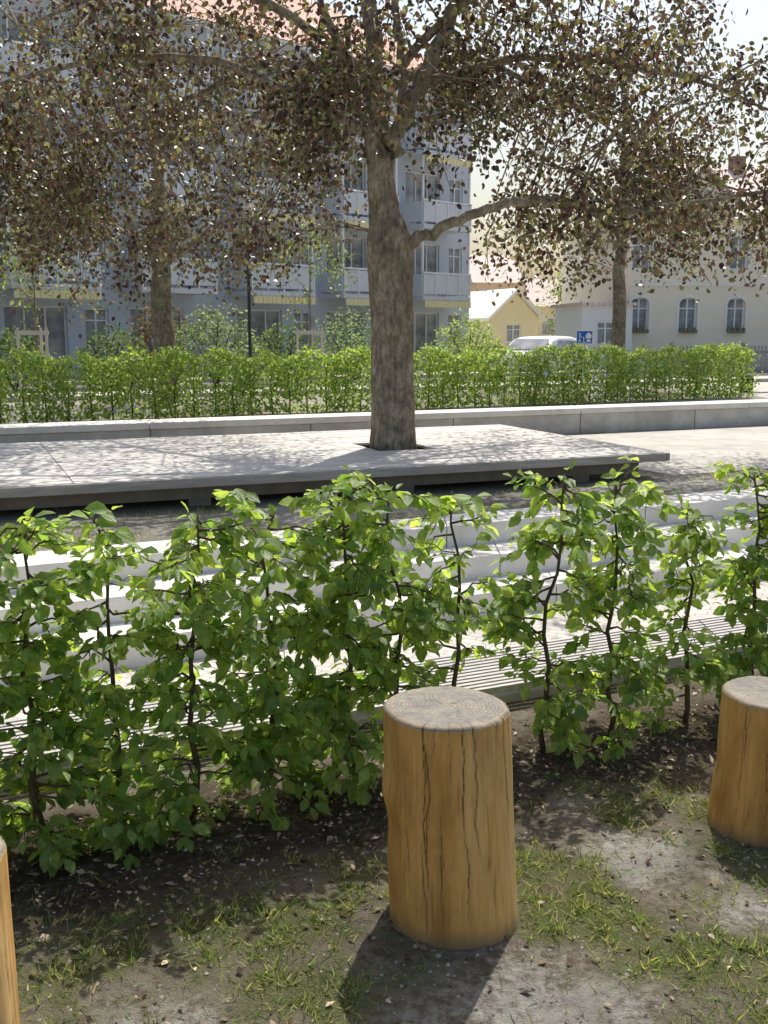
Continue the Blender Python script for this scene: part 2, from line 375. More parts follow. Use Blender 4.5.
# ------------------------------------------------------------ low wall behind deck
lw=empty('low_wall',(0,14.75,0)); meta(lw,"long low pale concrete seat wall in front of clipped hedge","wall")
mb=MB(); x=-9.0
while x<24:
    skewbox(mb,x+.004,x+2.0-.004,0,.36,-.02,.30,.43); x+=2.0
bevel(mb.obj('wall_block',M['conc2'],lw),.012)
mb=MB(); x=-9.0
while x<24:
    skewbox(mb,x+.004,x+3.0-.004,-.05,.55,.303,.39,.43); x+=3.0
bevel(mb.obj('coping',M['conc'],lw),.012)
# ------------------------------------------------------------ street
strip('pavement',-40,45,27.0,28.6,.10,M['paving'],kind='structure',thick=.11)
strip('road',-40,45,28.62,34.5,.004,M['asphalt'])
strip('pavement',-40,45,34.52,36.2,.10,M['paving'],kind='structure',thick=.11)
v=[(8.9,23.0,.006),(26,30.6,.006),(26,38,.006),(8.9,31,.006)]
o=mesh('path',v,[(0,1,2,3)],M['sandy']); o["kind"]="structure"
# ------------------------------------------------------------ log posts
def log_post(x,y,r,h,seed,label,bulge=0,leanx=0,leany=0):
    R=random.Random(seed); NA=320; NZ=90; NR=26
    cr=[]
    for i in range(34):
        th=R.uniform(0,2*math.pi); zc=R.uniform(.1,1.0)*h; ln=R.uniform(.1,.5)*h
        cr.append((th,zc-ln/2,zc+ln/2,R.uniform(.0015,.0032),R.uniform(.006,.010),R.uniform(0,9)))
    for i in range(5):
        th=-math.pi/2+R.uniform(-1.3,1.3); cr.append((th,h*R.uniform(.1,.6),h*1.1,R.uniform(.0025,.0045),R.uniform(.007,.011),R.uniform(0,9)))
    def crack(th,z):
        c=0;d=0
        for t0,z0,z1,dp,w,ph in cr:
            if z<z0 or z>z1: continue
            t=t0+.09*noise.noise((ph,z*5,0))+.03*noise.noise((ph,z*30,1))
            dd=(th-t+math.pi)%(2*math.pi)-math.pi
            if abs(dd)>.1: continue
            e=math.sin(math.pi*max(0,min(1,(z-z0)/(z1-z0))))**.5 if z1<h else min(1,(z-z0)/(.15*h+1e-6))
            k=math.exp(-(dd/w)**2)*e
            c=max(c,k*min(1,dp/.0040)); d=max(d,k*dp)
        return c,d
    def rad(th,z):
        t=z/h
        rr=r*(1.06-.06*t)+.004*math.sin(2*th+seed)+.007*fbm(math.cos(th)*1.3+seed,math.sin(th)*1.3,1,z*2.2)+.0022*fbm(math.cos(th)*9,math.sin(th)*9+seed,1,z*3)
        rr+=bulge*math.exp(-((z-h*.60)/.05)**2)*max(0,math.cos(th-math.radians(195)))**2
        rr-=.006*math.exp(-((z-h*.45)/.06)**2)*max(0,math.cos(th-math.radians(190)))
        return rr
    V=[];C=[];F=[];mi=[]
    for j in range(NZ+1):
        z=-.05+(h+.05-.008)*j/NZ
        for i in range(NA):
            th=2*math.pi*i/NA; c,d=crack(th,max(z,0)); q=rad(th,z)-d
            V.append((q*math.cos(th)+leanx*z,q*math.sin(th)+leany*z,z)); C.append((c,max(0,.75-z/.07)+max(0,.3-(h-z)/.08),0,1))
    tcr=[(R.uniform(0,6.28),R.uniform(.05,.4),R.uniform(.55,1.05),R.uniform(.002,.004),R.uniform(.45,.95)) for _ in range(9)]
    for k in range(NR+1):
        f=1-k/NR
        for i in range(NA):
            th=2*math.pi*i/NA; c0,d0=crack(th,h)
            q=(rad(th,h)-.007)*f; dz=0;c=0
            for t0,r0,r1,w,am in tcr:
                if f<r0 or f>r1: continue
                dd=(th-t0-.5*noise.noise((t0,f*3,0))+math.pi)%(2*math.pi)-math.pi
                kk=am*math.exp(-(dd*f*r/(w*.5))**2); c=max(c,kk)
            c=max(c,c0*max(0,1-(1-f)*3)); dz=-.002*c
            z=h+dz+.002*fbm(q*math.cos(th)*12,q*math.sin(th)*12+seed,1,0)-(.003 if k==0 else 0)
            V.append((q*math.cos(th)+leanx*h,q*math.sin(th)+leany*h,z)); C.append((c*.8,0,f,1))
    rowsn=NZ+1+NR+1
    for j in range(rowsn-1):
        for i in range(NA):
            i2=(i+1)%NA; F.append((j*NA+i,j*NA+i2,(j+1)*NA+i2,(j+1)*NA+i)); mi.append(0 if j<=NZ-1 else 1)
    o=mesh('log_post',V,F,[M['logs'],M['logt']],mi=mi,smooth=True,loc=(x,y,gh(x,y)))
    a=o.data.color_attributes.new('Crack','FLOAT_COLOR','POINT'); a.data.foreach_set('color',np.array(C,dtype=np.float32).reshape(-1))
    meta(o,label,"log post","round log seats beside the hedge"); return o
log_post(.185,2.60,.162,.585,3,"thick debarked log seat with cracked grey top, fully visible",.009,-.045,0)
log_post(1.20,3.14,.155,.445,5,"shorter orange log seat leaning slightly in thin grass",0,.04,0)
log_post(-.865,1.80,.155,.59,8,"debarked log seat standing on bare trodden dirt",0,0,0)
# ------------------------------------------------------------ foreground hedge shrubs
HU=np.array([.905,.425,0]); HV=np.array([-.425,.905,0])
def green(n,r,a=(.11,.22,.05),b=(.29,.41,.12)):
    t=r.random((n,1)); c=np.array(a)*(1-t)+np.array(b)*t
    return c*(.75+.4*r.random((n,1)))
def shrub(x,h,w,nb,seed,low=.12,depth=.16,label="young hornbeam shrub with bright green leaves"):
    r=np.random.default_rng(seed); y=3.43+SL*x
    e=empty('hedge_shrub',(x,y,0)); meta(e,label,"hedge plant","leafy shrubs of the near hedge")
    mb=MB(); st=[]
    lean=r.normal(0,.03,2)
    for k in range(10):
        t=k/9; st.append(np.array([r.normal(0,.012)*(k>0)+lean[0]*t,r.normal(0,.010)*(k>0)+lean[1]*t,-.03+t*(h*.93+.03)]))
    mb.tube(st,[.012-.009*k/9 for k in range(10)],7)
    P=[];D=[];Nn=[];L=[]
    st=np.array(st)
    def sp(t):
        k=min(8,int(t*9)); f=t*9-k; return st[k]*(1-f)+st[k+1]*f
    def twig(p0,vec,n,rad,leafstep=.024,sub=True):
        ln=np.linalg.norm(vec); dr=vec/ln; pts=[p0]
        K=4
        for k in range(1,K+1):
            t=k/K; p=p0+vec*t+np.array([0,0,-.16*ln*t*t])+r.normal(0,.008,3); pts.append(p)
        mb.tube(pts,[rad*(1-.75*k/K) for k in range(K+1)],5,False)
        pts=np.array(pts); m=max(2,int(ln/leafstep)); side=np.cross(dr,[0,0,1]); side/=max(np.linalg.norm(side),1e-6)
        sgn=1
        for i in range(m):
            t=.2+.8*(i+.5)/m; k=min(K-1,int(t*K)); f=t*K-k; p=pts[k]*(1-f)+pts[k+1]*f
            sgn=-sgn
            d=dr*.55+side*sgn*.75+np.array([0,0,-.55])+r.normal(0,.32,3)
            P.append(p+r.normal(0,.006,3)); D.append(d); Nn.append(np.array([0,-.45,1.])+r.normal(0,.55,3)); L.append(r.uniform(.034,.072))
        P.append(pts[-1]); D.append(dr+np.array([0,0,-.3])); Nn.append(np.array([0,-.2,1.])+r.normal(0,.3,3)); L.append(r.uniform(.035,.055))
        if sub:
            for q in range(3):
                t=r.uniform(.25,.95); k=min(K-1,int(t*K)); f=t*K-k; p=pts[k]*(1-f)+pts[k+1]*f
                a=dr*.6+side*r.choice([-1,1])*r.uniform(.4,.9)+np.array([0,0,r.uniform(-.6,.4)])
                twig(p,a/np.linalg.norm(a)*r.uniform(.07,.15),0,rad*.5,.022,False)
    for i in range(nb):
        t=low+(1-low)*((i+r.random())/nb); t=min(t,.985)
        ph=r.uniform(0,2*math.pi)
        wz=w*(.85+.3*math.sin(t*7+seed))*(1-.2*max(0,(t-.75)/.25))
        out=HU*math.cos(ph)*wz*.5+HV*math.sin(ph)*depth
        out=out*r.uniform(.5,1.2)+np.array([0,0,r.uniform(-.06,.10)])
        if np.linalg.norm(out)<.08: out=out*2
        twig(sp(t),out,0,.005)
    for i in range(2):
        a=np.array([r.normal(0,.06),r.normal(0,.03),r.uniform(.04,.08)]); twig(st[-1]-np.array([0,0,.05]),a,0,.003,.02,False)
    mb.obj('trunk',M['stem'],e,smooth=True)
    P=np.array(P);D=np.array(D);Nn=np.array(Nn);L=np.array(L)
    k=P[:,2]>.03
    P,D,Nn,L=P[k],D[k],Nn[k],L[k]
    C=green(len(P),r)
    leaves('foliage',P,D,Nn,L,L*r.uniform(.56,.68,len(L)),C,M['hedge'],OVAL,e)
    return len(P)
L1="dense young hornbeam shrub with hanging bright green leaves"; L2="sparse young hornbeam shrub with bare lower stem"
shrub(-1.50,1.10,.50,42,10,.05,label=L1)
shrub(-1.26,1.12,.46,44,11,.03,label=L1)
shrub(-1.04,1.11,.42,46,12,.03,label=L1)
shrub(-.83,1.04,.28,24,23,.08,label=L1)
shrub(-.62,1.09,.42,44,13,.04,label=L1)
shrub(-.38,1.07,.40,40,14,.04,label=L1)
shrub(-.10,1.12,.40,42,15,.10,label=L1)
shrub(.06,1.12,.34,30,22,.16,label=L1)
shrub(.27,1.08,.28,14,16,.38,label=L2)
shrub(.60,1.12,.28,34,17,.12,label=L1)
shrub(.86,1.08,.28,32,18,.12,label=L1)
shrub(1.20,.94,.24,20,19,.14,label=L2)
shrub(1.52,1.05,.36,42,20,.08,label=L1)
shrub(1.88,1.04,.40,36,21,.10,label=L1)
# ------------------------------------------------------------ background clipped hedge
def blob_leaves(r,n,box):
    w,d,h,z0=box
    P=np.stack([r.uniform(-w/2,w/2,n),r.uniform(-d/2,d/2,n),z0+(h-z0)*r.random(n)],1)
    k=r.random(n)<.6; face=r.integers(0,3,n)
    P[k&(face==0),1]=-d/2+r.normal(0,.05,(k&(face==0)).sum()); P[k&(face==1),1]=d/2+r.normal(0,.05,(k&(face==1)).sum())
    P[k&(face==2),2]=h+r.normal(0,.045,(k&(face==2)).sum())
    Nn=np.stack([P[:,0]*.6,P[:,1]*3,(P[:,2]-h*.6)*1.5+.5],1)+r.normal(0,.6,(n,3))
    return P,Nn
hv=[]
hx0,hy0,hx1,hy1=-8.2,16.65,8.62,25.0
npl=17
for k in range(npl):
    r=np.random.default_rng(100+k)
    t=(k+.5)/npl; x=hx0+(hx1-hx0)*t; y=hy0+(hy1-hy0)*t
    e=empty('clipped_hedge_plant',(x,y,0),math.atan2(hy1-hy0,hx1-hx0)); meta(e,"clipped green hornbeam hedge section behind the low wall","hedge plant","plants of the clipped hedge")
    if k<4:
        n=2700; wd=1.08+.1*(k%2); P,Nn=blob_leaves(r,n,(wd,.5,1.09,.04))
        P[:,2]+=.09*np.sin(P[:,0]*5+k*1.7)*(P[:,2]>.6)
        keep=~((np.abs(np.abs(P[:,0])-wd/2)<.09)&(r.random(len(P))<.7)); P=P[keep];Nn=Nn[keep]
        keep=np.array([fbm(p[0]*2+k*7,p[2]*2,1.3,p[1]*.3)>(-.45 if p[2]<.6 else -.7) for p in P]); P=P[keep];Nn=Nn[keep]
        n=len(P)
        D=r.normal(0,1,(n,3))+np.array([0,0,-.5]); L=r.uniform(.055,.095,n)
        lo=leaves('foliage',P,D,Nn,L,L*.62,green(n,r,(.17,.27,.07),(.38,.49,.18)),M['leaf'],KITE,e)
        mb=MB()
        for q in range(3):
            bx=-.35+q*.35; mb.tube([(bx,0,-.02),(bx+r.normal(0,.03),r.normal(0,.03),.5),(bx+r.normal(0,.05),0,.98)],[.016,.012,.004],6)
        so=mb.obj('trunk',M['stem'],e)
        hv.append((lo,so))
    else:
        lo,so=hv[(k*3+1)%4]
        for s_ in (lo,so):
            c=s_.copy(); COL.objects.link(c); c.parent=e
        if k%2: e.rotation_euler[2]+=math.pi
# ------------------------------------------------------------ trees
def leafcols(r,n,pal):
    pal=np.array(pal); i=r.integers(0,len(pal),n); return pal[i]*(.7+.6*r.random((n,1)))
COPPER=[(.045,.024,.028),(.055,.030,.032),(.045,.034,.024),(.07,.045,.034),(.055,.065,.03),(.08,.10,.04),(.12,.14,.07),(.10,.075,.05),(.17,.19,.11)]
def crown_from(r,mb,clumps,limbpts,nl,lsize,spread,pal,base,twl=(.35,.85)):
    P=[];CC=[]
    lp=np.array(limbpts)
    for c in clumps:
        c=np.array(c)
        d2=((lp-c)**2).sum(1); j=int(d2.argmin()); q=lp[j]
        mid=(q+c)/2+np.array([0,0,.12*np.linalg.norm(c-q)])+r.normal(0,.05,3)
        out=c-np.array([base[0],base[1],c[2]]); out=out/max(np.linalg.norm(out),.1)+r.normal(0,.5,3)*np.array([1,1,0])
        tl=r.uniform(*twl)
        e1=c+out*tl*.35+np.array([0,0,-.15*tl]); e2=c+out*tl*.6+np.array([r.normal(0,.08),r.normal(0,.08),-.85*tl])
        mb.tube([q,mid,c,e1,e2],[.013,.010,.007,.005,.003],4,False)
        m=int(nl*r.uniform(.6,1.4))
        t=r.random((m,1))
        seg=np.where(t<.15,mid+(c-mid)*(t/.15),np.where(t<.5,c+(e1-c)*((t-.15)/.35),e1+(e2-e1)*((t-.5)/.5)))
        P.append(seg+r.normal(0,spread,(m,3))*np.array([1,1,.8]))
        CC.append(leafcols(r,m,pal)*r.uniform(.6,1.5))
    P=np.concatenate(P); n=len(P)
    D=r.normal(0,.9,(n,3))+np.array([0,0,-.6]); Nn=r.normal(0,1,(n,3))+np.array([0,-.1,.6]); L=r.uniform(*lsize,n)
    return P,D,Nn,L,np.concatenate(CC)
def smooth_pts(pts,rad,sub=4,r=None,jit=.02):
    pts=[np.array(p,float) for p in pts]; o=[];ro=[]
    for i in range(len(pts)-1):
        p0=pts[max(0,i-1)];p1=pts[i];p2=pts[i+1];p3=pts[min(len(pts)-1,i+2)]
        for s in range(sub):
            t=s/sub
            q=.5*((2*p1)+(p2-p0)*t+(2*p0-5*p1+4*p2-p3)*t*t+(-p0+3*p1-3*p2+p3)*t**3)
            if r is not None and (i or s): q=q+r.normal(0,jit*min(1,rad[i]*6),3)
            o.append(q); ro.append(rad[i]*(1-t)+rad[i+1]*t)
    o.append(pts[-1]); ro.append(rad[-1]); return o,ro
r=np.random.default_rng(42)
tree=empty('copper_beech_tree',(.1,11.6,0)); meta(tree,"large copper beech growing through the timber deck","tree")
B=np.array([.1,11.6,0]); mb=MB()
trunkp=[(.1,11.6,-.1),(.1,11.6,.28),(.1,11.6,.55),(.09,11.6,1.2),(.08,11.6,1.9),(.06,11.6,2.3),(.05,11.6,2.50),(.01,11.6,2.75),(-.03,11.6,3.1),(-.03,11.6,3.4)]
trunkr=[.30,.265,.245,.236,.238,.255,.25,.172,.148,.13]
limbs=[
 ([(-.03,11.6,3.2),(-.06,11.6,3.8),(-.10,11.6,4.4),(-.2,11.6,5.2),(-.3,11.5,6.4)],[.135,.105,.09,.08,.03]),
 ([(0,11.6,3.3),(.20,11.5,3.7),(.46,11.4,4.25),(.78,11.3,4.85),(1.3,11,5.8)],[.10,.085,.075,.065,.03]),
 ([(.18,11.5,3.7),(.2,11.6,4.3),(.12,11.7,4.9),(.2,11.8,6.0)],[.05,.045,.04,.02]),
 ([(-.05,11.6,3.5),(-.30,11.7,4.1),(-.6,11.8,4.8),(-1.1,12,5.8)],[.07,.055,.045,.02]),
 ([(.12,11.55,2.48),(.45,11.5,2.56),(.8,11.4,2.70),(1.25,11.35,2.85),(1.75,11.3,2.90),(2.3,11.3,2.76),(3.2,11.2,2.84),(4.3,11.1,3.0),(5.0,11.0,3.0)],[.10,.060,.052,.046,.040,.034,.026,.016,.008]),
 ([(-.05,11.6,3.5),(-.9,11.6,4.0),(-2,11.6,4.35),(-3.2,11.6,4.3),(-4.6,11.6,3.9)],[.065,.05,.04,.03,.012]),
 ([(.4,11.5,4.05),(1.3,11.9,4.4),(2.4,12.4,4.5),(3.6,12.8,4.4),(4.8,13,4.0)],[.055,.045,.04,.025,.012]),
 ([(.1,11.6,4.2),(1.0,11.2,4.9),(2.0,11.0,5.0),(2.9,10.9,4.7)],[.05,.045,.03,.012]),
 ([(-.05,11.6,4.1),(-1.2,11.2,4.8),(-2.4,11.1,4.9),(-3.6,11.0,4.5)],[.05,.045,.03,.012]),
 ([(0,11.7,4),(-.8,12.9,4.6),(-1.9,14.2,4.8),(-2.8,15.2,4.4)],[.06,.05,.035,.012]),
 ([(.1,11.7,4.1),(1,12.9,4.7),(2,14.2,4.8),(2.9,15.2,4.4)],[.06,.05,.035,.012]),
 ([(1,12.9,4.7),(2.4,13.4,4.2),(3.6,13.8,3.6),(5.0,14.0,3.2)],[.04,.03,.02,.01]),
 ([(-1.9,14.2,4.8),(-3.2,13.6,4.0),(-4.4,13.2,3.4)],[.04,.03,.012]),
]
limbpts=[]
p,q=smooth_pts(trunkp,trunkr,3,r,.004)
mb.tube([tuple(a-B) for a in p],q,20)
for lp,lr in limbs:
    p,q=smooth_pts(lp,lr,5,r,.05); mb.tube([tuple(a-B) for a in p],q,10)
    for a,rr in zip(p,q):
        if rr<.10: limbpts.append(a)
ex=np.array([-7,-4.4,-3.6,-3,-2,-.9,-.55,.2,.9,1.15,2,3.5,4.2,6]); ez=np.array([2.2,2.1,1.95,1.9,1.9,2.05,2.85,3.0,2.9,2.25,2.0,2.0,2.2,2.3])
clumps=[]
voids=[(1.45,3.25,.55,.45),(1.9,3.75,.35,.3),(4.3,3.85,.55,.4),(.75,3.3,.35,.3),(-.2,3.3,.3,.4),(-4.2,4.85,.9,.45),(-2.6,3.0,.25,.25),(.3,4.3,.25,.6),(1.3,4.4,.4,.3),(3.1,3.9,.35,.3),(2.4,3.2,.25,.3),(3.6,3.0,.2,.3),(-1.4,3.6,.3,.25),(-3.2,4.1,.3,.2),(-.9,4.5,.3,.25),(4.2,4.7,.6,.35),(2.2,4.6,.3,.2)]
def ok(c,tl=.55):
    x,y,z=c; f=11.9/y; xs_=x*f; zs=1.55+(z-1.55)*f
    if z-tl*.8<np.interp(x,ex,ez)+.35*noise.noise((x*1.3,y*1.3,0)): return False
    for vx,vz,rx,rz in voids:
        if ((xs_-vx)/rx)**2+((zs-.15-vz)/rz)**2<1 and r.random()<.95: return False
    return noise.noise((x*1.3,y*.4,z*1.5))>-.12
lpa=np.array([a for a in limbpts if a[2]<5.6])
while len(clumps)<360:
    j=r.integers(0,len(lpa)); c=lpa[j]+r.normal(0,.55,3)*np.array([1,1,.75])+np.array([0,.1,-.05])
    if math.hypot(c[0]-.1,c[1]-11.6)<.55 or c[1]<10.5: continue
    if ok(c): clumps.append(c)
while len(clumps)<470:
    d=r.normal(0,1,3); d/=np.linalg.norm(d); rr=r.uniform(.5,1)**.6
    c=np.array([-.3,13.2,4.1])+d*rr*np.array([5.4,2.4,1.9])
    if c[2]<2.5: continue
    if ok(c): clumps.append(c)
for k in range(230):
    x=r.uniform(-4.9,-.8) if k<140 else r.uniform(1.4,5.6)
    c=np.array([x,r.uniform(11.6,14.8),r.uniform(2.4,4.2)])
    if ok(c,.4): clumps.append(c)
# sparse hanging sprays at the tip of the long side limb
for k in range(22):
    c=np.array([r.uniform(3.5,5.2),r.uniform(10.8,11.6),r.uniform(2.7,3.3)])
    clumps.append(c)
cl=[c-B for c in clumps]
P,D,Nn,L,C=crown_from(r,mb,cl,[a-B for a in limbpts],56,(.045,.088),.155,COPPER,(0,0))
mb.obj('trunk',M['bark'],tree,smooth=True)
leaves('crown',P,D,Nn,L,L*.72,C,M['copper'],HEX,tree)
print('main leaves',len(P))
def far_tree(name,x,y,h,cr,cz,zlow,tr,nc,nl,pal,mat,seed,label,lsize=(.08,.13),lean=0,spread=.2):
    r=np.random.default_rng(seed); e=empty(name,(x,y,0)); meta(e,label,"tree"); mb=MB()
    p,q=smooth_pts([(0,0,-.1),(0,0,.3),(lean*.3,0,h*.25),(lean,0,h*.5),(lean,0,h*.9)],[tr*1.25,tr,tr*.85,tr*.55,tr*.12],4,r,.03)
    mb.tube(p,q,12); lp=[a for a in p if a[2]>h*.28]
    for k in range(9):
        z=h*r.uniform(.28,.6); a=r.uniform(0,6.28); R=cr*r.uniform(.55,.85)
        pp,qq=smooth_pts([(lean*.6,0,z),(math.cos(a)*R*.5,math.sin(a)*R*.5,z+h*.1),(math.cos(a)*R,math.sin(a)*R,z+h*.13)],[tr*.35,tr*.2,tr*.05],4,r,.04)
        mb.tube(pp,qq,6); lp+=pp
    cl=[]
    while len(cl)<nc:
        d=r.normal(0,1,3); d/=np.linalg.norm(d); rr=r.uniform(.3,1)**.5
        rx=1+.5*noise.noise((d[0]*2+seed,d[1]*2,d[2]*2))
        c=np.array([0,0,cz])+d*rr*rx*np.array([cr,cr,(h-cz)])
        if c[2]<zlow+.4+.8*noise.noise((c[0]*.8,c[1]*.8,seed)): continue
        if noise.noise((c[0]*.9,c[1]*.3,c[2]*.9+seed))<-.18: continue
        cl.append(c)
    P,D,Nn,L,C=crown_from(r,mb,cl,lp,nl,lsize,spread,pal,(0,0),(.5,1.1))
    mb.obj('trunk',M['bark'],e,smooth=True)
    leaves('crown',P,D,Nn,L,L*.7,C,mat,KITE,e)
far_tree('copper_beech_tree',-4.55,22,9.0,3.1,5.3,2.2,.25,160,52,COPPER,M['copper'],61,"copper beech with dark purple crown behind the clipped hedge")
far_tree('copper_beech_tree',6.15,28,10.0,3.3,6.0,2.7,.2,120,48,COPPER,M['copper'],62,"slim copper beech beside the pedestrian street",(.09,.15),spread=.25)
GR=[(.13,.21,.07),(.17,.25,.09),(.21,.29,.11),(.28,.24,.14)]
far_tree('broadleaf_tree',10.7,58,5.6,1.4,3.4,1.2,.14,70,45,GR,M['leaf'],63,"green broadleaf tree between the houses",(.12,.2),spread=.25)
far_tree('young_tree',-7.9,24.2,4.2,.7,3.1,1.9,.035,26,40,GR,M['leaf'],64,"thin young tree held by a pale stake frame",(.06,.09),spread=.1)
far_tree('young_tree',-1.95,28.2,4.6,.8,3.4,2.0,.035,26,40,GR,M['leaf'],65,"thin young tree held by a pale stake frame",(.06,.09),spread=.1)
for (x,y) in ((-7.9,24.2),(-1.95,28.2)):
    e=empty('tree_stake_frame',(x,y,0)); meta(e,"pale timber stake frame around a young tree","tree support","tree stake frames")
    for a,b in ((-.32,-.3),(.32,-.3),(0,.32)):
        mb=MB(); mb.tube([(a,b,-.05),(a,b,1.62)],[.035,.035],8); mb.obj('stake',M['wood'],e)
    mb=MB(); mb.box(-.38,.38,-.345,-.315,1.45,1.55); mb.obj('crossbar',M['wood'],e)
    mb=MB(); mb.box(-.38,.38,-.345,-.315,.95,1.03); mb.obj('crossbar',M['wood'],e)
def bush(x,y,rx,h,n,seed,pal,label):
    r=np.random.default_rng(seed); e=empty('bush',(x,y,0)); meta(e,label,"bush")
    d=unit(r.normal(0,1,(n,3))); d[:,2]=np.abs(d[:,2])*1.0-.15
    f=np.array([1+.28*noise.noise((q[0]*2.5+seed,q[1]*2.5,q[2]*2.5)) for q in d])[:,None]
    P=d*f*(r.random((n,1))**.25)*np.array([rx,rx*.8,h*.85])+np.array([0,0,.18*h]); k=P[:,2]>0; P=P[k]; d=d[k]; n=len(P)
    Nn=d+r.normal(0,.5,(n,3)); D=r.normal(0,1,(n,3)); L=r.uniform(.08,.14,n)
    leaves('foliage',P,D,Nn,L,L*.6,leafcols(r,n,pal),M['leaf'],KITE,e)
    mb=MB()
    for k in range(5):
        a=r.uniform(0,6.28); mb.tube([(0,0,-.05),(math.cos(a)*rx*.3,math.sin(a)*rx*.3,h*.4),(math.cos(a)*rx*.6,math.sin(a)*rx*.5,h*.7)],[.03,.02,.006],6)
    mb.obj('trunk',M['stem'],e)
GD=[(.08,.13,.06),(.10,.16,.07),(.13,.18,.08)]; GB=[(.14,.20,.13),(.18,.24,.16),(.2,.28,.18)]; GL=[(.24,.33,.13),(.3,.4,.16),(.2,.28,.1)]
bush(-9.6,27.5,1.2,1.9,1800,1,GD,"dark green garden bush by the apartment block")
bush(-7.3,28.6,1.1,1.8,1800,2,GD,"dark green garden bush by the apartment block")
bush(-6.5,30.5,1.0,2.7,1500,21,[(.16,.09,.08),(.13,.12,.07)],"reddish garden bush by the apartment block")
bush(-4.7,29.6,1.5,2.5,2400,3,GB,"broad grey-green bush by the apartment block")
bush(-2.9,31.5,1.2,2.0,1700,4,GD,"dark green garden bush by the apartment block")
bush(-.9,33.5,1.7,2.4,2400,5,GB,"broad grey-green bush by the apartment block")
bush(2.75,35,1.3,2.3,1900,6,GL,"light green rounded bush at the building corner")
bush(4.0,41,1.0,1.3,1300,7,GD,"small dark bush near the parked car")
bush(-12.5,27.5,1.8,2.0,2000,8,GD,"dark green garden bush by the apartment block")
# ------------------------------------------------------------ buildings
def wall_open(w,h,ops,depth,mat,name,parent,x0=0,z0=0,y=0):
    X=sorted(set([x0,x0+w]+[o[0] for o in ops]+[o[1] for o in ops])); Z=sorted(set([z0,z0+h]+[o[2] for o in ops]+[o[3] for o in ops]))
    V=[];F=[]
    def quad(a,b,c,d): n=len(V); V.extend([a,b,c,d]); F.append((n,n+1,n+2,n+3))
    for i in range(len(X)-1):
        for j in range(len(Z)-1):
            mx=(X[i]+X[i+1])/2; mz=(Z[j]+Z[j+1])/2
            if any(o[0]<mx<o[1] and o[2]<mz<o[3] for o in ops): continue
            quad((X[i],y,Z[j]),(X[i+1],y,Z[j]),(X[i+1],y,Z[j+1]),(X[i],y,Z[j+1]))
    for o in ops:
        a,b,c,d=o[:4]; arch=o[4] if len(o)>4 else 0
        quad((a,y,c),(a,y,d),(a,y+depth,d),(a,y+depth,c)); quad((b,y,d),(b,y,c),(b,y+depth,c),(b,y+depth,d))
        quad((b,y,c),(a,y,c),(a,y+depth,c),(b,y+depth,c))
        if not arch: quad((a,y,d),(b,y,d),(b,y+depth,d),(a,y+depth,d))
        else:
            K=8; pts=[]
            for k in range(2*K+1):
                t=-1+k/K; pts.append(((a+b)/2+t*(b-a)/2,d-arch*(1-math.sqrt(max(0,1-t*t)))))
            for k in range(2*K):
                p,q=pts[k],pts[k+1]; quad((p[0],y,p[1]),(q[0],y,q[1]),(q[0],y,d),(p[0],y,d)); quad((p[0],y,p[1]),(q[0],y,q[1]),(q[0],y+depth,q[1]),(p[0],y+depth,p[1]))
    return mesh(name,V,F,mat,parent)
def window(parent,a,b,c,d,y,depth,cache,nm=1,fm='white',sill=True):
    w=round(b-a,3);h=round(d-c,3); key=(w,h,nm,fm)
    yy=y+depth-.04
    if key not in cache:
        mb=MB(); mb.box(0,w,0,.02,0,h); g=mb.obj('window',M['glass'],parent)
        t=.06; mb=MB(); mb.box(0,t,-.045,-.002,0,h).box(w-t,w,-.045,-.002,0,h).box(t,w-t,-.045,-.002,0,t).box(t,w-t,-.045,-.002,h-t,h)
        for k in range(nm): xx=w*(k+1)/(nm+1); mb.box(xx-.03,xx+.03,-.043,-.002,t,h-t)
        if nm==1 and h<1.8: mb.box(t,w/2-.03,-.041,-.002,h*.68,h*.68+.05).box(w/2+.03,w-t,-.041,-.002,h*.68,h*.68+.05)
        f=mb.obj('frame',M[fm],g)
        mb=MB(); mb.box(-.08,w+.08,-.20,-.05,-.06,-.002); s=mb.obj('sill',M['stone'],g)
        g.location=(a,yy,c); cache[key]=(g,f,s); return g
    g,f,s=cache[key]; n=g.copy(); COL.objects.link(n); n.location=(a,yy,c)
    for q in (f,s):
        z=q.copy(); COL.objects.link(z); z.parent=n
    return n
ap=empty('apartment_building',(-20,26,0),math.radians(45)); meta(ap,"long blue-grey apartment block with balconies and red roof","apartment building")
LEN=33.9; H=12.0; ops=[]
x=1.5; mods=[]
while x+4.6<=LEN+.01: mods.append(x); x+=4.6
for mx in mods:
    for fl in range(4):
        z=fl*3
        ops.append((mx+.5,mx+2.7,z+.12,z+2.35)); ops.append((mx+3.35,mx+4.25,z+.95,z+2.3))
wall_open(LEN,H,ops,.18,M['blue'],'wall',ap)
V=[(0,0,0),(0,11,0),(0,11,H),(0,0,H),(LEN,0,0),(LEN,11,0),(LEN,11,H),(LEN,0,H)]
mesh('side_wall',V,[(0,3,2,1),(4,5,6,7),(1,2,6,5)],M['blue'],ap)
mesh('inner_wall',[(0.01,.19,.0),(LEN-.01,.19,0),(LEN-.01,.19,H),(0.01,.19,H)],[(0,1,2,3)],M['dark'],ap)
cache={}
for o_ in ops: window(ap,o_[0],o_[1],o_[2],o_[3],0,.18,cache,2 if o_[1]-o_[0]>1.5 else 1,sill=False)
mb=MB(); mb.box(-.3,LEN+.3,-.75,-.02,H,H+.14); mb.obj('eaves',M['white'],ap)
rv=[(-.4,-.8,H+.15),(LEN+.4,-.8,H+.15),(LEN+.4,11.6,H+.15),(-.4,11.6,H+.15),(3.5,5.4,H+4.1),(LEN-3.5,5.4,H+4.1)]
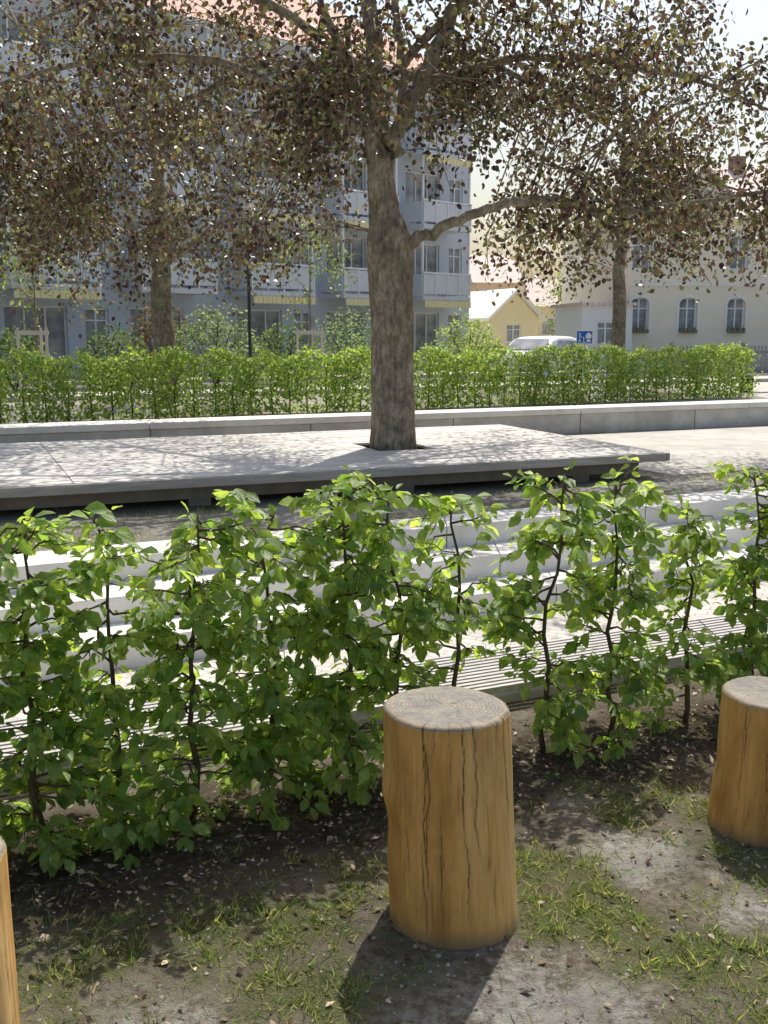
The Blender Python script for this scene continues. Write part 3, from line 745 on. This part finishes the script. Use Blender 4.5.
mesh('roof',rv,[(0,1,5,4),(1,2,5),(2,3,4,5),(3,0,4),(3,2,1,0)],M['tile'],ap)
proto=None
for i,mx in enumerate(mods):
    for fl in (1,2,3):
        if proto is None:
            mb=MB(); mb.box(0,3.1,-1.45,-.003,-.18,0); bl=mb.obj('balcony',M['grey'],ap); bl.location=(mx+.1,0,fl*3)
            mb=MB()
            mb.box(.03,3.07,-1.43,-1.40,.10,.92).box(.03,.06,-1.39,-.02,.10,.92).box(3.04,3.07,-1.39,-.02,.10,.92); p1=mb.obj('panel',M['rail'],bl)
            mb=MB(); mb.box(0,3.1,-1.46,-1.39,.95,1.02)
            for q in range(5): mb.box(.02+q*.755,.06+q*.755,-1.46,-1.435,0,.948)
            p2=mb.obj('railing',M['white'],bl)
            mb=MB(); mb.box(.02,.10,-1.38,-1.30,.002,2.81); p3=mb.obj('post',M['white'],bl)
            mb=MB(); mb.box(3.0,3.08,-1.38,-1.30,.002,2.81); p4=mb.obj('post',M['white'],bl)
            proto=(bl,p1,p2,p3,p4)
        else:
            bl=proto[0].copy(); COL.objects.link(bl); bl.location=(mx+.1,0,fl*3)
            for q in proto[1:]:
                z=q.copy(); COL.objects.link(z); z.parent=bl
        if (i+fl)%4!=0:
            mb=MB(); n=14
            for k in range(n):
                xx=mx+.15+k*3.0/n
                mb.box(xx+.01,xx+3.0/n-.005,-1.52,-1.48,fl*3-.46,fl*3-.19)
            mb.obj('awning',M['yellow'],ap)
ch=empty('cream_house',(9.75,42.5,0),math.radians(6)); meta(ch,"cream two-storey house with arched windows and tile roof coloured pale for haze","house")
CW=16; CH=6.0; ops=[]
for k in range(7):
    xx=.05+k*2.0; ops.append((xx,xx+.75,1.45,2.85,.25))
    if k!=1: ops.append((xx,xx+.75,3.95,5.25,.12))
wall_open(CW,CH,ops,.2,M['cream'],'wall',ch)
mesh('side_wall',[(0,0,0),(0,10,0),(0,10,CH),(0,0,CH),(CW,0,0),(CW,10,0),(CW,10,CH),(CW,0,CH)],[(0,3,2,1),(4,5,6,7),(1,2,6,5)],M['cream'],ch)
cache={}
for o_ in ops:
    w_=window(ch,o_[0],o_[1],o_[2],o_[3],0,.2,cache,1)
    a,b,c,d,ar=o_; mb=MB(); K=8
    mb.box(a-.09,a-.003,-.035,-.002,c,d-ar).box(b+.003,b+.12,-.035,-.002,c,d-ar)
    pi=[];po=[]
    for k in range(2*K+1):
        t=-1+k/K; ss=math.sqrt(max(0,1-t*t)); pi.append(((a+b)/2+t*((b-a)/2+.003),d-ar+ar*ss)); po.append(((a+b)/2+t*((b-a)/2+.09),d-ar+.003+(ar+.12)*ss))
    for k in range(2*K): mb.prism([pi[k],pi[k+1],po[k+1],po[k]],-.035,-.002)
    mb.obj('window_surround',M['stone'],ch)
    if c<2:
        mb=MB()
        for q in range(9):
            fx=a+.02+q*.078; mb.box(fx,fx+.074,-.20,-.07,c+.005,c+.16+.07*math.sin(q*2.3+a*5))
        mb.obj('flower_box',M['flower'],ch)
mb=MB(); mb.box(-.12,CW+.1,-.12,-.003,CH-.28,CH); mb.obj('cornice',M['stone'],ch)
mb=MB(); mb.box(-.05,CW+.05,-.06,-.003,3.3,3.42); mb.obj('string_course',M['stone'],ch)
mb=MB(); mb.box(-.03,CW+.05,-.08,-.003,0,.6); mb.obj('plinth',M['grey'],ch)
mesh('roof',[(-.4,-.5,CH),(CW+.4,-.5,CH),(CW+.4,10.5,CH),(-.4,10.5,CH),(3.2,5,CH+2.8),(CW-3.2,5,CH+2.8)],[(0,1,5,4),(1,2,5),(2,3,4,5),(3,0,4),(3,2,1,0)],M['tile2'],ch)
mb=MB(); mb.box(5.7,6.25,3.9,4.45,CH+2.0,CH+2.85).box(5.66,6.29,3.86,4.49,CH+2.853,CH+2.93); mb.obj('chimney',M['chim'],ch)
mb=MB(); mb.prism([(1.55,CH),(3.95,CH),(3.95,CH+.55),(3.5,CH+.8),(2.75,CH+1.75),(2.0,CH+.8),(1.55,CH+.55)],-.14,2.8); mb.obj('gable',M['cream'],ch)
mb=MB(); mb.prism([(1.35,CH+.52),(2.75,CH+1.86),(4.15,CH+.52),(4.15,CH+.62),(2.75,CH+1.99),(1.35,CH+.62)],-.3,3.0); mb.obj('gable_roof',M['tile2'],ch)
mb=MB(); mb.box(2.4,3.1,-.17,-.143,CH+.2,CH+.95); w_=mb.obj('window',M['glass'],ch)
mb=MB(); mb.box(2.3,2.398,-.19,-.143,CH+.12,CH+1.05).box(3.102,3.2,-.19,-.143,CH+.12,CH+1.05).box(2.398,3.102,-.19,-.143,CH+.952,CH+1.05).box(2.398,3.102,-.19,-.143,CH+.1,CH+.198).box(2.72,2.78,-.18,-.171,CH+.2,CH+.95); mb.obj('frame',M['white'],w_)
an=empty('white_annex',(7.65,41.2,0),math.radians(6)); meta(an,"low white garden annex with a flat roof","building")
wall_open(2.0,2.5,[(.6,1.3,1.0,1.9)],.15,M['white'],'wall',an)
mesh('side_wall',[(0,0,0),(0,4,0),(0,4,2.5),(0,0,2.5),(2.0,0,0),(2.0,4,0),(2.0,4,2.5),(2.0,0,2.5)],[(0,3,2,1),(4,5,6,7),(1,2,6,5)],M['white'],an)
mb=MB(); mb.box(-.15,2.1,-.2,4.1,2.503,2.62); mb.obj('roof',M['tile2'],an)
window(an,.6,1.3,1.0,1.9,0,.15,{},1)
def gable_house(name,x,y,rz,w,dp,h,rh,mw,mr,label,wins,front_gable):
    e=empty(name,(x,y,0),rz); meta(e,label,"house")
    wall_open(w,h,wins,.15,M[mw],'wall',e)
    mesh('side_wall',[(0,0,0),(0,dp,0),(0,dp,h),(0,0,h),(w,0,0),(w,dp,0),(w,dp,h),(w,0,h)],[(0,3,2,1),(4,5,6,7),(1,2,6,5)],M[mw],e)
    if front_gable:
        mesh('gable',[(0,0,h),(w,0,h),(w/2,0,h+rh)],[(0,1,2)],M[mw],e)
        mb=MB(); mb.prism([(-.35,h-.25),(w/2,h+rh+.02),(w+.35,h-.25),(w+.35,h-.05),(w/2,h+rh+.22),(-.35,h-.05)],-.4,dp+.3); mb.obj('roof',M[mr],e)
    else:
        b=-.4; mesh('roof',[(b,b,h-.05),(w-b,b,h-.05),(w-b,dp-b,h-.05),(b,dp-b,h-.05),(b,dp/2,h+rh),(w-b,dp/2,h+rh)],[(0,1,5,4),(2,3,4,5),(1,2,5),(3,0,4),(3,2,1,0)],M[mr],e)
    c={}
    for o_ in wins: window(e,o_[0],o_[1],o_[2],o_[3],0,.15,c,1)
    return e
gable_house('small_house',6.0,60,math.radians(20),3.0,6,2.3,1.4,'ochre','stone',"small ochre gabled outbuilding with pale roof",[(1.0,1.9,.9,1.9)],True)
gable_house('town_house',7.1,82,math.radians(5),3.2,8,5.2,2.3,'brickw','tile2',"orange town house with red tile roof coloured pale for haze",[(.25,.95,3.5,4.7),(1.25,1.95,3.5,4.7),(2.25,2.95,3.5,4.7),(.25,.95,1.0,2.3)],False)
gable_house('town_house',12.5,90,math.radians(-4),9.0,8,3.6,2.4,'ochre','tile2',"distant ochre town house with tile roof coloured pale for haze",[(.8,1.8,1.2,2.6),(3,4,1.2,2.6),(5.4,6.4,1.2,2.6)],False)
r=np.random.default_rng(5); n=14000
X=r.uniform(-160,190,n); Hh=4+2.5*np.array([noise.noise((a*.07,0,0)) for a in X])+1.2*np.array([noise.noise((a*.4,3,0)) for a in X])
P=np.stack([X,150+r.uniform(-4,4,n),Hh*np.sqrt(r.random(n))],1)
tl=leaves('distant_trees',P,r.normal(0,1,(n,3)),r.normal(0,1,(n,3))+[0,-1,.5],r.uniform(1.0,1.8,n),r.uniform(.8,1.3,n),leafcols(r,n,[(.25,.3,.22),(.3,.35,.27)]),M['leaf'],KITE); tl["kind"]="stuff"
# ------------------------------------------------------------ street objects
fe=empty('picket_fence',(9.6,35.5,0),math.radians(10)); meta(fe,"dark weathered picket fence in front of the cream house","fence")
mb=MB(); x=0
while x<16: mb.box(x,x+.07,-.02,0,.05,1.05); x+=.13
mb.obj('pickets',M['fence'],fe)
mb=MB(); mb.box(0,16,.002,.04,.25,.32).box(0,16,.002,.04,.8,.87); mb.obj('rail',M['fence'],fe)
for k in range(7):
    mb=MB(); mb.box(k*2.6,k*2.6+.1,.045,.14,-.05,1.15); mb.obj('post',M['fence'],fe)
lp_=empty('street_lamp',(-3.05,24.2,0)); meta(lp_,"thin dark street lamp post among the trees","street lamp")
MB().tube([(0,0,-.05),(0,0,.6),(0,0,.62),(0,0,4.2)],[.06,.06,.04,.035],12).obj('post',M['dark'],lp_)
MB().tube([(0,0,4.2),(0,0,4.25),(0,0,4.5),(0,0,4.52)],[.1,.14,.17,.05],14).obj('lamp_head',M['white'],lp_)
MB().tube([(0,0,4.525),(0,0,4.56),(0,0,4.62)],[.24,.22,.05],14).obj('lamp_cap',M['dark'],lp_)
M['signblue']=mat_n('sign_blue',(.02,.13,.5),(.025,.15,.55),4,.4,50,0)
sg=empty('traffic_sign',(5.65,30,0)); meta(sg,"blue residential street sign with white pictograms on a pole","traffic sign")
MB().tube([(0,.04,-.05),(0,.04,1.52)],[.025,.025],10).obj('pole',M['grey'],sg)
pl=MB().box(-.33,.33,-.012,.005,1.32,1.78).obj('sign_plate',M['signblue'],sg)
pl.scale=(.68,1,.82); pl.location=(0,0,1.36-1.55*.82)
mb=MB(); y0,y1=-.018,-.013
mb.prism([(.05,1.52),(.28,1.52),(.28,1.64),(.165,1.73),(.05,1.64)],y0,y1)
mb.box(-.30,.30,y0,y1,1.345,1.36)
for a,s in ((-.20,1.0),(-.04,.6)):
    z=1.38; mb.box(a-.012*s,a+.012*s,y0,y1,z+.12*s,z+.25*s)
    mb.prism([(a-.06*s,z),(a-.03*s,z),(a+.012*s,z+.12*s),(a-.012*s,z+.12*s)],y0,y1); mb.prism([(a+.03*s,z),(a+.06*s,z),(a+.012*s,z+.119*s),(a-.012*s,z+.119*s)],y0-.001,y1)
    mb.prism([(a+.035*s*math.cos(t*math.pi/4),z+.29*s+.035*s*math.sin(t*math.pi/4)) for t in range(8)],y0,y1)
    mb.prism([(a+.012*s,z+.22*s),(a+.08*s,z+.16*s),(a+.085*s,z+.18*s),(a+.012*s,z+.25*s)],y0-.002,y1)
mb.box(.08,.26,y0,y1,1.40,1.45).box(.11,.22,y0,y1,1.451,1.49)
mb.obj('pictogram',M['white'],pl)
bd=MB(); bd.box(-.33,-.315,y0,-.0125,1.32,1.78).box(.315,.33,y0,-.0125,1.32,1.78).box(-.315,.315,y0,-.0125,1.32,1.335).box(-.315,.315,y0,-.0125,1.765,1.78); bd.obj('border',M['white'],pl)
# car
M['carpaint']=mat_n('car_paint',(.82,.82,.82),(.86,.86,.86),2,.25,50,0,spec=.6)
M['tyre']=mat_n('tyre_rubber',(.02,.02,.02),(.03,.03,.03),20,.9,60,.2,.003)
M['redl']=mat_n('tail_lamp',(.4,.02,.02),(.5,.03,.03),20,.3,60,0)
car=empty('parked_car',(5.1,34.3,0.004),math.radians(232)); meta(car,"white hatchback car parked on the street","car")
prof=[(-2.05,.35),(-1.75,.28),(1.7,.28),(2.05,.38),(2.08,.62),(1.95,.80),(1.15,.92),(.55,1.28),(.2,1.34),(-.7,1.35),(-1.25,1.25),(-1.8,.95),(-2.06,.85)]
V=[];F=[]; secs=[-.84,-.78,-.4,0,.4,.78,.84]; n=len(prof)
for s in secs:
    for (a,z) in prof:
        k=1-.18*max(0,(z-.9)/.57); sh=.96 if abs(s)>.8 else 1
        V.append((a*sh,s*k,.28+(z-.28)*(sh if z>.9 else 1)+(.03*(1-(s/.84)**2) if z>1.2 else 0)))
for j in range(len(secs)-1):
    for i in range(n): i2=(i+1)%n; F.append((j*n+i,j*n+i2,(j+1)*n+i2,(j+1)*n+i))
F.append(tuple(range(n-1,-1,-1))); F.append(tuple(range((len(secs)-1)*n,len(secs)*n)))
body=mesh('body',V,F,M['carpaint'],car,smooth=False); bevel(body,.04,3)
for sy in (-1,1):
    for pts in ([(-1.40,.98),(-.55,.98),(-.55,1.25),(-1.1,1.22)],[(-.47,.98),(.45,.98),(.8,.98),(.35,1.25),(-.47,1.26)]):
        V=[]
        for (a,z) in pts: V.append((a*.97,sy*(.855*(1-.18*max(0,(z-.9)/.57))+.012),z-.02))
        V+= [(a,y_-sy*.03,z) for a,y_,z in V]; m=len(pts)
        F=[tuple(range(m)),tuple(range(2*m-1,m-1,-1))]+[(i,(i+1)%m,m+(i+1)%m,m+i) for i in range(m)]
        mesh('side_window',V,F,M['glass'],car)
mesh('windscreen',[(1.12,-.68,.965),(1.12,.68,.965),(.6,.6,1.29),(.6,-.6,1.29)],[(0,1,2,3)],M['glass'],car)
mesh('rear_window',[(-1.80,-.66,.99),(-1.80,.66,.99),(-1.34,.6,1.25),(-1.34,-.6,1.25)],[(3,2,1,0)],M['glass'],car)
for a in (-1.3,1.3):
    for s in (-.78,.78):
        w=empty('wheel',(a,s,.31),0,car)
        t=MB(); t.tube([(0,-.1,0),(0,-.09,0),(0,.09,0),(0,.1,0)],[.28,.31,.31,.28],24); t.obj('tyre',M['tyre'],w)
        t=MB(); sg_=1 if s>0 else -1; t.tube([(0,sg_*.101,0),(0,sg_*.115,0)],[.19,.17],16); t.obj('rim',M['grey'],w)
for s in (-.6,.6):
    MB().box(1.99,2.09,s-.15,s+.15,.62,.76).obj('headlight',M['glass'],car)
    MB().box(-2.08,-2.0,s-.12,s+.12,.72,.92).obj('tail_light',M['redl'],car)
pb=empty('park_bench',(9.75,27.0,.006),math.radians(24)); meta(pb,"small timber park bench past the hedge end","bench")
mb=MB()
for k in range(4): mb.box(-.75,.75,-.2+k*.11,-.11+k*.11,.43,.46)
mb.obj('seat',M['fence'],pb)
mb=MB()
for k in range(3): mb.box(-.75,.75,.26,.285,.55+k*.12,.64+k*.12)
mb.obj('backrest',M['fence'],pb)
for s in (-.6,.6): MB().box(s-.03,s+.03,-.18,.22,0,.428).box(s-.03,s+.03,.222,.258,0,.9).obj('leg',M['dark'],pb)
# ------------------------------------------------------------ grass, litter
r=np.random.default_rng(9)
P=[];tries=0
while len(P)<18000 and tries<600000:
    tries+=1
    x=r.uniform(-2.4,2.8); y=r.uniform(1.2,4.0)
    if y>3.35+SL*x: continue
    gm,hm,sm=masks(x,y)
    tuft=max(0,.4+noise.noise((x*20,y*20,4))*2.2)
    if r.random()<max(0,gm-.18)**1.2*1.4*(1-.7*hm)*tuft+.010:
        P.append((x,y,gh(x,y)-.004))
P=np.array(P); n=len(P)
D=r.normal(0,.7,(n,3)); D[:,2]=np.abs(D[:,2])*.5+.4; L=r.uniform(.015,.055,n)
C=leafcols(r,n,[(.13,.20,.06),(.18,.25,.08),(.22,.29,.10),(.40,.38,.22),(.10,.15,.05),(.30,.31,.15)])
o=leaves('grass',P,D,r.normal(0,1,(n,3)),L,r.uniform(.0022,.0048,n),C,M['grass'],BLADE); o["kind"]="stuff"
n=20000; X=r.uniform(-7,9,n); O=r.uniform(8.5,11.5,n); Y=O+.5*X
k=np.array([masks(a,max(6.01,b))[0]>r.uniform(.25,.7) for a,b in zip(X,Y)])
rel=np.stack([X-A.x,Y-A.y],1); du=rel@np.array(U); dv=rel@np.array(Wv)
k&=~((du<.1)&(dv>-.05)); k&=~((du>.1)&(dv>.15))
P=np.stack([X,Y,np.zeros(n)],1)[k]; n=len(P)
D=r.normal(0,.5,(n,3)); D[:,2]=np.abs(D[:,2])*.5+.6
o=leaves('grass',P,D,r.normal(0,1,(n,3)),r.uniform(.03,.08,n),r.uniform(.004,.008,n),leafcols(r,n,[(.18,.24,.08),(.28,.31,.13),(.48,.45,.30),(.40,.38,.22)]),M['grass'],BLADE); o["kind"]="stuff"
n=4800; X=r.uniform(-2.3,3,n); O=r.normal(-.14,.30,n); Y=3.43+SL*X+O
far=r.random(n)<.3; Y[far]=r.uniform(1.5,3.6,far.sum())
kk=Y<3.9+SL*X; X=X[kk];Y=Y[kk]; n=len(X)
P=np.stack([X,Y,[gh(a,b)+.006 for a,b in zip(X,Y)]],1)
D=r.normal(0,1,(n,3)); D[:,2]*=.25; Nn=r.normal(0,.4,(n,3))+[0,0,1]; L=r.uniform(.010,.036,n)
o=leaves('leaf_litter',P,D,Nn,L,L*r.uniform(.25,.65,n),leafcols(r,n,[(.18,.13,.08),(.11,.08,.05),(.28,.22,.15),(.06,.045,.03),(.44,.37,.28)]),M['dry'],KITE); o["kind"]="stuff"
mb=MB()
for k in range(2800):
    x=r.uniform(-1.6,1.9); y=r.uniform(1.9,3.9); s=r.uniform(.002,.008)
    if y>3.6+SL*x: continue
    z=gh(x,y); a=r.uniform(.6,1.3,6)*s; b=len(mb.v)
    mb.v+=[(x+a[0],y,z),(x,y+a[1],z),(x-a[2],y,z),(x,y-a[3],z),(x,y,z+a[4]),(x,y,z-a[5])]
    mb.f+=[(b,b+1,b+4),(b+1,b+2,b+4),(b+2,b+3,b+4),(b+3,b,b+4)]
M['pebble']=mat_n('pebble',(.14,.12,.09),(.55,.51,.45),60,.9,80,0)
o=mb.obj('gravel',M['pebble']); o["kind"]="stuff"
# ------------------------------------------------------------ light, camera
w=bpy.data.worlds.new("World"); SC.world=w; w.use_nodes=True; nt=w.node_tree
bg=nt.nodes['Background']; sky=nt.nodes.new('ShaderNodeTexSky'); sky.sky_type='NISHITA'; sky.sun_disc=False
EL=math.radians(58); AZ=math.radians(17)
sky.sun_elevation=EL; sky.sun_rotation=AZ; sky.dust_density=4.0; sky.air_density=1.3; sky.altitude=0
nt.links.new(sky.outputs[0],bg.inputs[0]); bg.inputs[1].default_value=.15
sd=Vector((math.sin(AZ)*math.cos(EL),math.cos(AZ)*math.cos(EL),math.sin(EL)))
sl=bpy.data.lights.new('sun','SUN'); sl.energy=5.0; sl.angle=math.radians(.5); sl.color=(1,.96,.89)
so=bpy.data.objects.new('sun',sl); so.rotation_euler=sd.to_track_quat('Z','Y').to_euler(); link(so)
cd=bpy.data.cameras.new('camera'); cam=bpy.data.objects.new('camera',cd); link(cam)
cam.location=(0,0,1.55); cam.rotation_euler=(math.radians(90-9.8),0,0)
cd.sensor_fit='VERTICAL'; cd.sensor_height=24; cd.lens=24*1050/1024; cd.clip_end=2000; cd.clip_start=.05
SC.camera=cam
SC.view_settings.view_transform='Standard'; SC.view_settings.look='None'; SC.view_settings.exposure=0
